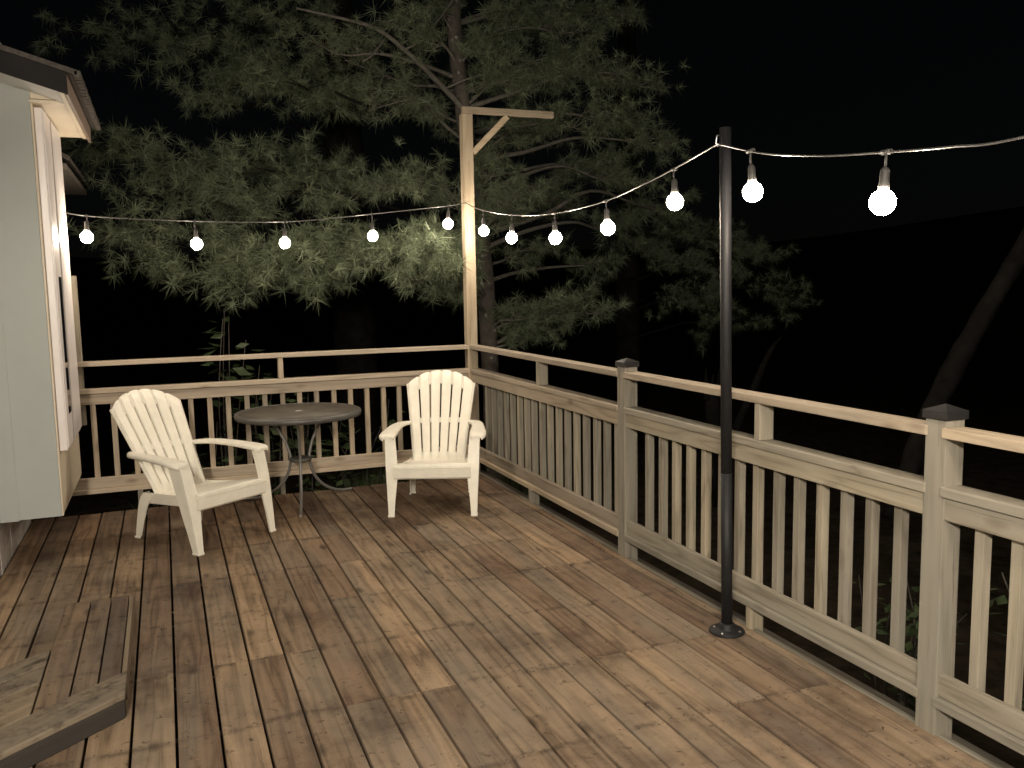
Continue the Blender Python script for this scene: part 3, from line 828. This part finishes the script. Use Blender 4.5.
def tufts(pos, dirs, n=26, length=0.105, width=0.0032):
    """needle bundles: every needle a thin tapering blade leaving the twig tip"""
    m_ = len(pos)
    n = int(n * 1.25); width *= 0.8
    d = unit(dirs)[:, None, :] * 0.55 + unit(rng.normal(size=(m_, n, 3)))
    d = unit(d)
    ln = length * rng.uniform(0.65, 1.15, (m_, n, 1)) * rng.uniform(0.6, 1.2, (m_, 1, 1))
    back = -unit(dirs)[:, None, :] * rng.uniform(0, 0.05, (m_, n, 1))
    p0 = pos[:, None, :] + back
    side = unit(np.cross(d, rng.normal(size=(m_, n, 3)))) * width
    tip = p0 + d * ln; tip[..., 2] -= ln[..., 0] * 0.12
    V = np.stack([p0 - side, p0 + side * 1.0, tip], 2).reshape(-1, 3)
    tri = np.arange(len(V)).reshape(-1, 3)
    base = rng.uniform(0, 1, (m_, 1)) * 0.6 + rng.uniform(0, 0.4, (m_, n))
    return V, tri, np.repeat(base.reshape(-1), 3)

def pine(label, trunk_pts, trunk_r, boughs, group=None, needles=30, length=0.135, bare=(), bark=BARK):
    base = Vector(trunk_pts[0])
    root = empty('pine_tree', base)
    tag(root, label, 'tree', group)
    B0 = np.array(base)
    tp = smooth_pts(trunk_pts, 8)
    rad = np.interp(np.linspace(0, 1, len(tp)), np.linspace(0, 1, len(trunk_r)), trunk_r)
    MB().tube([p - base for p in tp], [float(q * random.uniform(.95, 1.05)) for q in rad], 14).build('trunk', bark, root)
    limb = MB()
    pos = []; dirs = []
    for (a, b_, size, dens) in boughs:
        a = np.array(a, float); e = np.array(b_, float)
        mid = (a + e) / 2 + np.array([0, 0, 0.10 * np.linalg.norm(e - a)]) + rng.normal(size=3) * 0.08
        pl_ = smooth_pts([a, (a + mid) / 2 + rng.normal(size=3) * 0.03, mid, (mid + e) / 2 + rng.normal(size=3) * 0.05, e], 5)
        L = np.linalg.norm(e - a)
        r0 = 0.012 + 0.008 * L
        limb.tube([p - base for p in pl_], list(np.linspace(r0, 0.005, len(pl_))), 6, False)
        ax = unit(e - a)
        ntw = int(15 * dens)
        for k in range(ntw):
            t = rng.uniform(max(0.25, 1 - size * 1.5 / max(L, .1)), 1.0)
            c = np.array(pl_[min(int(t * (len(pl_) - 1)), len(pl_) - 1)])
            lat = np.cross(ax, [0, 0, 1]); lat = unit(lat)
            dv = unit(ax * rng.uniform(0.1, 0.9) + lat * rng.uniform(-1.2, 1.2) + np.array([0, 0, rng.uniform(-0.35, 0.45)]))
            tl = size * rng.uniform(0.4, 1.0)
            q = [c, c + dv * tl * 0.5 + np.array([0, 0, 0.02]), c + dv * tl + np.array([0, 0, -0.05 * tl])]
            limb.tube([Vector(x) - base for x in q], [0.006, 0.004, 0.002], 4, False)
            nt_ = max(3, int(tl / 0.075))
            for j in range(nt_):
                s = 0.3 + 0.7 * (j + rng.uniform(0, 1)) / nt_
                p = c + dv * tl * s + rng.normal(size=3) * np.array([0.05, 0.05, 0.035])
                # side shoots
                dd = unit(dv * 0.8 + rng.normal(size=3) * 0.55 + np.array([0, 0, 0.35]))
                pos.append(p + dd * rng.uniform(0.0, 0.09)); dirs.append(dd)
    for q in bare:
        limb.tube([Vector(p) - base for p in smooth_pts(q[0], 6)], list(np.linspace(q[1], q[2], (len(q[0]) - 1) * 6 + 1)), 7, False)
    limb.build('limbs', LIMB if bark is BARK else bark, root)
    pos = np.array(pos) - B0; dirs = np.array(dirs)
    V, tri, rnd = tufts(pos, dirs, needles, length)
    mesh_from_arrays('crown', V, tri, rnd, NEEDLE, root)
    return root, len(pos)

def bl(items, trunk):
    """items: (px, py, depth y, size, density): bough tips; the bough leaves the trunk a little above and behind"""
    out = []
    for (px, py, Y, size, dens) in items:
        e = np.array(at(px, py, Y))
        zz = e[2] - 0.25 + 0.0 * rng.uniform()
        k = min(trunk, key=lambda q: abs(q[2] - zz))
        a = np.array(k, float)
        # keep the bough to a sensible length
        v = e - a
        out.append((a + v * max(0.0, 1 - 2.6 / max(np.linalg.norm(v), .01)), e, size, dens))
    return out

# near pine just outside the corner
tA = [(0.80, 1.55, -0.9), (0.76, 1.55, 0.6), (0.70, 1.55, 2.0), (0.52, 1.55, 3.42), (0.45, 1.6, 4.6), (0.5, 1.7, 6.5), (0.55, 1.8, 8.5)]
tAs = [tuple(p) for p in smooth_pts(tA, 8)]
limbL = [at(463, 108, 1.5), at(440, 84, 1.45), at(405, 50, 1.4), at(375, 28, 1.35), at(340, 18, 1.3), at(296, 8, 1.25)]
items = []
for (px, py, Y, s, dn) in [
    # above and right of the post
    (400, 30, 1.2, 0.6, 1.2), (450, 20, 1.6, 0.6, 1.2), (500, 30, 1.3, 0.6, 1.3), (545, 20, 1.8, 0.6, 1.3), (590, 30, 1.4, 0.6, 1.3), (625, 15, 1.6, 0.5, 1.1),
    (520, 75, 1.1, 0.6, 1.3), (570, 80, 1.5, 0.6, 1.4), (620, 75, 1.2, 0.5, 1.2), (655, 90, 1.4, 0.4, 0.8), (480, 85, 2.0, 0.6, 1.2),
    (530, 125, 1.6, 0.6, 1.2), (585, 130, 1.3, 0.55, 1.4), (635, 130, 1.5, 0.5, 1.3), (668, 150, 1.4, 0.4, 0.9), (600, 165, 1.9, 0.5, 1.2), (645, 185, 1.6, 0.45, 1.0),
    (500, 160, 1.0, 0.45, 1.2), (525, 195, 0.9, 0.45, 1.3), (495, 205, 1.3, 0.4, 1.2), (560, 180, 1.7, 0.5, 1.0), (575, 215, 2.2, 0.5, 1.0), (620, 225, 2.4, 0.5, 1.0), (670, 215, 2.2, 0.5, 0.8),
    (545, 250, 2.0, 0.5, 0.9), (600, 265, 2.3, 0.5, 0.9),
    # lower right bough
    (540, 305, 1.0, 0.4, 1.2), (575, 300, 0.9, 0.4, 1.1), (600, 315, 0.9, 0.3, 1.0), (520, 325, 1.3, 0.35, 0.8), (555, 330, 1.2, 0.35, 0.9),
    # left of the post, bright against the bulbs
    (425, 245, 0.16, 0.32, 1.7), (440, 268, 0.2, 0.32, 1.7), (410, 280, 0.35, 0.34, 1.4), (395, 252, 0.30, 0.32, 1.4), (366, 262, 0.5, 0.32, 1.4), (345, 268, 0.7, 0.36, 1.2), (450, 295, 0.6, 0.3, 0.9), (452, 250, 0.3, 0.25, 1.0),
    (430, 185, 1.2, 0.4, 1.0), (395, 190, 1.1, 0.5, 1.2), (420, 110, 1.9, 0.55, 1.0), (370, 110, 1.6, 0.55, 0.9), (345, 60, 1.8, 0.55, 1.0), (310, 40, 1.7, 0.55, 1.0)]:
    items.append((px, py, Y, s, dn))
rootA, nA = pine('tall pine close behind the corner post, its long needled boughs lit by the bulbs', tA, [0.10, 0.095, 0.09, 0.085, 0.07, 0.05, 0.02], bl(items, tAs),
     'pine trees beyond the railing', bare=[(limbL, 0.033, 0.010), ([at(404, 50, 1.4), at(420, 40, 1.3), at(446, 10, 1.2), at(460, -15, 1.2)], 0.012, 0.006),
     ([at(384, 40, 1.3), at(372, 55, 1.2), at(362, 62, 1.2)], 0.013, 0.006), ([at(446, 88, 1.4), at(470, 78, 1.3), at(510, 68, 1.2), at(545, 58, 1.1)], 0.011, 0.005), ([at(455, 98, 1.5), at(475, 84, 1.4), at(500, 80, 1.4)], 0.01, 0.004)])

# big pine further back to the left
tB = [(-0.12, 4.2, -0.9), (-0.14, 4.2, 1.0), (-0.2, 4.2, 3.5), (-0.25, 4.2, 6.0), (-0.3, 4.2, 10.0)]
tBs = [tuple(p) for p in smooth_pts(tB, 8)]
items = []
for (px, py, Y, s, dn) in [
    (110, 240, 1.1, 0.42, 1.1), (140, 262, 1.0, 0.42, 1.3), (175, 245, 1.0, 0.42, 1.4), (205, 275, 0.9, 0.42, 1.5), (240, 265, 0.8, 0.42, 1.4), (232, 288, 0.9, 0.36, 1.1), (270, 255, 0.65, 0.42, 1.4), (298, 262, 0.5, 0.4, 1.4), (318, 285, 0.6, 0.34, 1.4), (335, 250, 0.7, 0.4, 1.2),
    (95, 150, 1.6, 0.6, 1.1), (130, 195, 1.5, 0.5, 1.0), (175, 170, 1.6, 0.5, 1.1), (210, 185, 1.4, 0.6, 1.3), (250, 160, 1.6, 0.6, 1.3), (290, 195, 1.3, 0.55, 1.3), (320, 170, 1.5, 0.55, 1.2), (350, 190, 1.4, 0.5, 1.2), (230, 210, 1.5, 0.5, 1.1),
    (190, 50, 2.4, 0.7, 1.0), (230, 85, 2.0, 0.65, 1.2), (265, 60, 2.2, 0.65, 1.2), (300, 85, 1.9, 0.65, 1.3), (335, 95, 2.0, 0.6, 1.2), (210, 15, 2.8, 0.7, 0.9), (265, 10, 2.6, 0.7, 1.0), (200, 105, 2.1, 0.4, 0.9), 
    (120, 20, 3.2, 0.7, 0.7), (60, 30, 3.4, 0.7, 0.6)]:
    items.append((px, py, Y, s, dn))
bare = [([at(300, 183, 1.3), at(330, 190, 1.3), at(365, 200, 1.5), at(420, 215, 2.2)], 0.012, 0.016), ([at(335, 92, 1.6), at(365, 105, 1.7), at(425, 122, 2.2)], 0.012, 0.018), ([at(240, 165, 1.5), at(285, 172, 1.6), at(350, 168, 2.2)], 0.008, 0.014)]
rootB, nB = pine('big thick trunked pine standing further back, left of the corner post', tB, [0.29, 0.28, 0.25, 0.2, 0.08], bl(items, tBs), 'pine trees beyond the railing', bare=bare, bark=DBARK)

# dim pine beyond the right hand railing
tC = [(4.15, 4.6, -1.0), (4.15, 4.6, 2.0), (4.2, 4.7, 5.0), (4.3, 4.8, 9.0)]
tCs = [tuple(p) for p in smooth_pts(tC, 8)]
items = [(690, 265, 2.6, 0.7, 1.0), (735, 285, 2.4, 0.7, 1.1), (775, 270, 2.4, 0.7, 1.0), (800, 300, 2.2, 0.6, 0.8), (660, 240, 3.0, 0.7, 0.9), (720, 240, 2.8, 0.7, 0.8), (760, 320, 2.4, 0.6, 0.6), (690, 310, 2.6, 0.6, 0.6)]
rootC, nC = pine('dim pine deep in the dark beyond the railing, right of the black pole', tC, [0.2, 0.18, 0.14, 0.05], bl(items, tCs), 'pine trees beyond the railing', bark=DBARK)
print('tufts', nA, nB, nC)

def bare_trunk(name, label, cat, pts_, radii, rough=True):
    base = Vector(pts_[0]); root = empty(name, base); tag(root, label, cat)
    p = smooth_pts(pts_, 6)
    rr = np.interp(np.linspace(0, 1, len(p)), np.linspace(0, 1, len(radii)), radii)
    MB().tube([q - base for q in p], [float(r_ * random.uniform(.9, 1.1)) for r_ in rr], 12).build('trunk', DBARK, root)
    return root
bare_trunk('leaning_trunk', 'pale bare trunk leaning to the right, behind the nearest capped post', 'tree trunk',
           [at(893, 520, -2.2), at(915, 455, -2.2), at(945, 385, -2.25), at(985, 312, -2.3), at(1040, 215, -2.4), at(1075, 100, -2.5)], [0.085, 0.082, 0.08, 0.075, 0.065, 0.05])
bare_trunk('dead_branch', 'thin dead branch leaning up behind the railing, right of the black pole', 'branch',
           [at(735, 430, 1.0), at(755, 385, 1.0), at(770, 352, 1.0), at(782, 336, 1.0)], [0.05, 0.045, 0.035, 0.008])
sn = bare_trunk('tree_stump', 'broken jagged tree stump behind the railing, just left of the black pole', 'stump',
           [at(712, 560, 0.7), at(712, 480, 0.7), at(713, 400, 0.7), at(712, 385, 0.7)], [0.10, 0.085, 0.08, 0.05])
mb = MB()
b0 = Vector(sn.location)
for k, (px_, py_) in enumerate(((706, 368), (713, 374), (720, 366))):
    mb.tube([at(712 + (k - 1) * 5, 400, 0.7) - b0, at(px_, py_, 0.7 + 0.02 * k) - b0], [0.04, 0.004], 6)
mb.build('splinters', DBARK, sn)

# ------------------------------------------------------------------ shrubs
def leaf_cloud(pos, dirs, size):
    n_ = len(pos)
    d = unit(dirs); s = unit(np.cross(d, unit(rng.normal(size=(n_, 3)) + np.array([0, 0, 2.0]))))
    L = size * rng.uniform(0.6, 1.2, (n_, 1)); w = L * 0.22
    nrm = np.cross(d, s)
    a = pos; b_ = pos + d * L * 0.45 + s * w + nrm * L * 0.05; c = pos + d * L; e = pos + d * L * 0.45 - s * w + nrm * L * 0.05
    m1 = pos + d * L * 0.5 - nrm * L * 0.02
    V = np.stack([a, b_, c, e, m1], 1).reshape(-1, 3)
    i = np.arange(n_)[:, None] * 5
    tri = np.concatenate([i + np.array([[0, 1, 4]]), i + np.array([[1, 2, 4]]), i + np.array([[2, 3, 4]]), i + np.array([[3, 0, 4]])])
    return V, tri, np.repeat(rng.uniform(0, 1, n_), 5)
def shrub(label, base, h, spread, nst, nl, size):
    base = Vector(base); root = empty('leafy_shrub', base); tag(root, label, 'shrub', 'leafy shrubs beyond the railing')
    mb = MB(); pos = []; dirs = []
    for k in range(nst):
        a = rng.uniform(0, 2 * math.pi); sp = spread * rng.uniform(0.2, 1)
        tip = Vector((sp * math.cos(a), sp * math.sin(a), h * rng.uniform(0.7, 1.0)))
        pp = smooth_pts([(0, 0, 0), tip * 0.5 + Vector((rng.normal() * .05, rng.normal() * .05, h * .1)), tip], 5)
        mb.tube(pp, list(np.linspace(0.009, 0.003, len(pp))), 5)
        for j in range(nl):
            t = rng.uniform(0.35, 1.0); p = pp[int(t * (len(pp) - 1))]
            aa = rng.uniform(0, 2 * math.pi)
            dv = np.array([math.cos(aa), math.sin(aa), rng.uniform(-0.5, 0.5)])
            pos.append(np.array(p) + dv * rng.uniform(0.01, 0.08)); dirs.append(dv)
    mb.build('stems', BARK, root)
    V, tri, rnd = leaf_cloud(np.array(pos), np.array(dirs), size)
    mesh_from_arrays('leaves', V, tri, rnd, LEAF, root)
G = -0.75
q = at(222, 400, 1.2)
shrub('tall leafy sapling behind the back railing, above the left chair', (q.x, 1.2, G), at(222, 312, 1.2).z - G + 0.05, 0.25, 5, 14, 0.16)
q = at(270, 400, 0.9)
shrub('leafy shrub behind the back railing, right of the tallest sapling', (q.x, 0.9, G), at(270, 360, 0.9).z - G, 0.3, 6, 16, 0.15)
q = at(300, 400, 0.6)
shrub('leafy shrub pressed against the back railing behind the round table', (q.x, 0.6, G), at(298, 366, 0.6).z - G, 0.3, 6, 16, 0.15)
q = at(360, 420, 0.8)
shrub('low leafy shrub behind the back railing, between table and right chair', (q.x, 0.8, G), 1.35, 0.35, 6, 16, 0.13)
q = at(180, 420, 0.8)
shrub('low leafy shrub behind the back railing, right behind the left chair', (q.x, 0.8, G), 1.3, 0.35, 6, 16, 0.13)
shrub('dim leafy shrub seen between the balusters beside the nearest capped post', (0.75, -5.1, -0.8), 1.35, 0.4, 9, 22, 0.09)
shrub('dim leafy shrub seen between the balusters at the right photo edge', (0.7, -5.7, -0.8), 1.15, 0.4, 9, 22, 0.09)
shrub('dim leafy shrub below the railing behind the black pole', (0.9, -3.9, -0.8), 0.9, 0.4, 7, 20, 0.09)
# bits of dead leaf and pine needle lying on the deck
nl = 260
lx = rng.uniform(-3.3, 0.0, nl); ly = -0.2 - 5.6 * rng.uniform(0, 1, nl) ** 1.6
keep = ~((lx < -2.6) & (ly < -2.3))
lx, ly = lx[keep], ly[keep]; nl = len(lx)
ang = rng.uniform(0, 2 * math.pi, nl)
dv = np.stack([np.cos(ang), np.sin(ang), rng.uniform(0.0, 0.25, nl)], 1)
V1, t1, r1 = leaf_cloud(np.stack([lx, ly, np.full(nl, 0.004)], 1), dv, 0.026)
V1[:, 2] = np.maximum(V1[:, 2], 0.0035)
nn = 900
nx = rng.uniform(-3.3, 0.0, nn); ny = -0.2 - 5.8 * rng.uniform(0, 1, nn) ** 1.5
keep = ~((nx < -2.6) & (ny < -2.3)); nx, ny = nx[keep], ny[keep]; nn = len(nx)
a2 = rng.uniform(0, 2 * math.pi, nn)
d2 = np.stack([np.cos(a2), np.sin(a2), np.zeros(nn)], 1); s2 = np.stack([-np.sin(a2), np.cos(a2), np.zeros(nn)], 1) * 0.0011
p2 = np.stack([nx, ny, np.full(nn, 0.004)], 1)
L2 = rng.uniform(0.03, 0.075, (nn, 1))
V2 = np.stack([p2 - s2, p2 + s2, p2 + d2 * L2], 1).reshape(-1, 3)
Vl = np.concatenate([V1, V2]); tl2 = np.concatenate([t1, np.arange(len(V2)).reshape(-1, 3) + len(V1)])
tag(mesh_from_arrays('leaf_litter', Vl, tl2, np.concatenate([r1, np.repeat(rng.uniform(0, 1, nn), 3)]), leaf_mat('dead_leaf', (0.05, 0.032, 0.018), (0.26, 0.17, 0.10), 0.7), None), kind='stuff')
# grass and ground plants under the back railing
nb = 9000
gx = rng.uniform(-3.6, 0.6, nb); gy = rng.uniform(-0.12, 0.9, nb)
p = np.stack([gx, gy, np.full(nb, -0.76)], 1)
dv = unit(np.stack([rng.normal(size=nb) * .35, rng.normal(size=nb) * .35, np.ones(nb)], 1))
ln = rng.uniform(0.25, 0.75, (nb, 1)) * (0.6 + 0.6 * np.sin(gx * 2.1)[:, None] ** 2)
sd = unit(np.cross(dv, rng.normal(size=(nb, 3)))) * 0.006
V = np.stack([p - sd, p + sd, p + dv * ln], 1).reshape(-1, 3)
g_ = mesh_from_arrays('grass', V, np.arange(len(V)).reshape(-1, 3), np.repeat(rng.uniform(0, 1, nb), 3), GRASSM, None)
tag(g_, kind='stuff')

# ------------------------------------------------------------------ light
w = bpy.data.worlds.new('World'); scene.world = w; w.use_nodes = True
nt = w.node_tree
sky = nt.nodes.new('ShaderNodeTexSky'); sky.sky_type = 'NISHITA'; sky.sun_disc = False
sky.sun_elevation = R(25); sky.sun_rotation = R(120)
bgn = nt.nodes['Background']; bgn.inputs['Strength'].default_value = 0.0003
hsv = nt.nodes.new('ShaderNodeHueSaturation'); hsv.inputs['Saturation'].default_value = 0.55
nt.links.new(sky.outputs[0], hsv.inputs['Color']); nt.links.new(hsv.outputs[0], bgn.inputs['Color'])
md = bpy.data.lights.new('moon', 'SUN'); md.energy = 0.004; md.angle = R(0.5); md.color = (0.85, 0.9, 1.0)
mo = bpy.data.objects.new('moon', md); col.objects.link(mo)
mo.rotation_euler = (R(65), 0, R(-120))

scene.view_settings.view_transform = 'Standard'; scene.view_settings.look = 'None'
scene.view_settings.exposure = 0.13; scene.view_settings.gamma = 1.0
scene.cycles.use_denoising = True
scene.cycles.max_bounces = 6; scene.cycles.diffuse_bounces = 3; scene.cycles.glossy_bounces = 3
scene.cycles.sample_clamp_indirect = 4.0
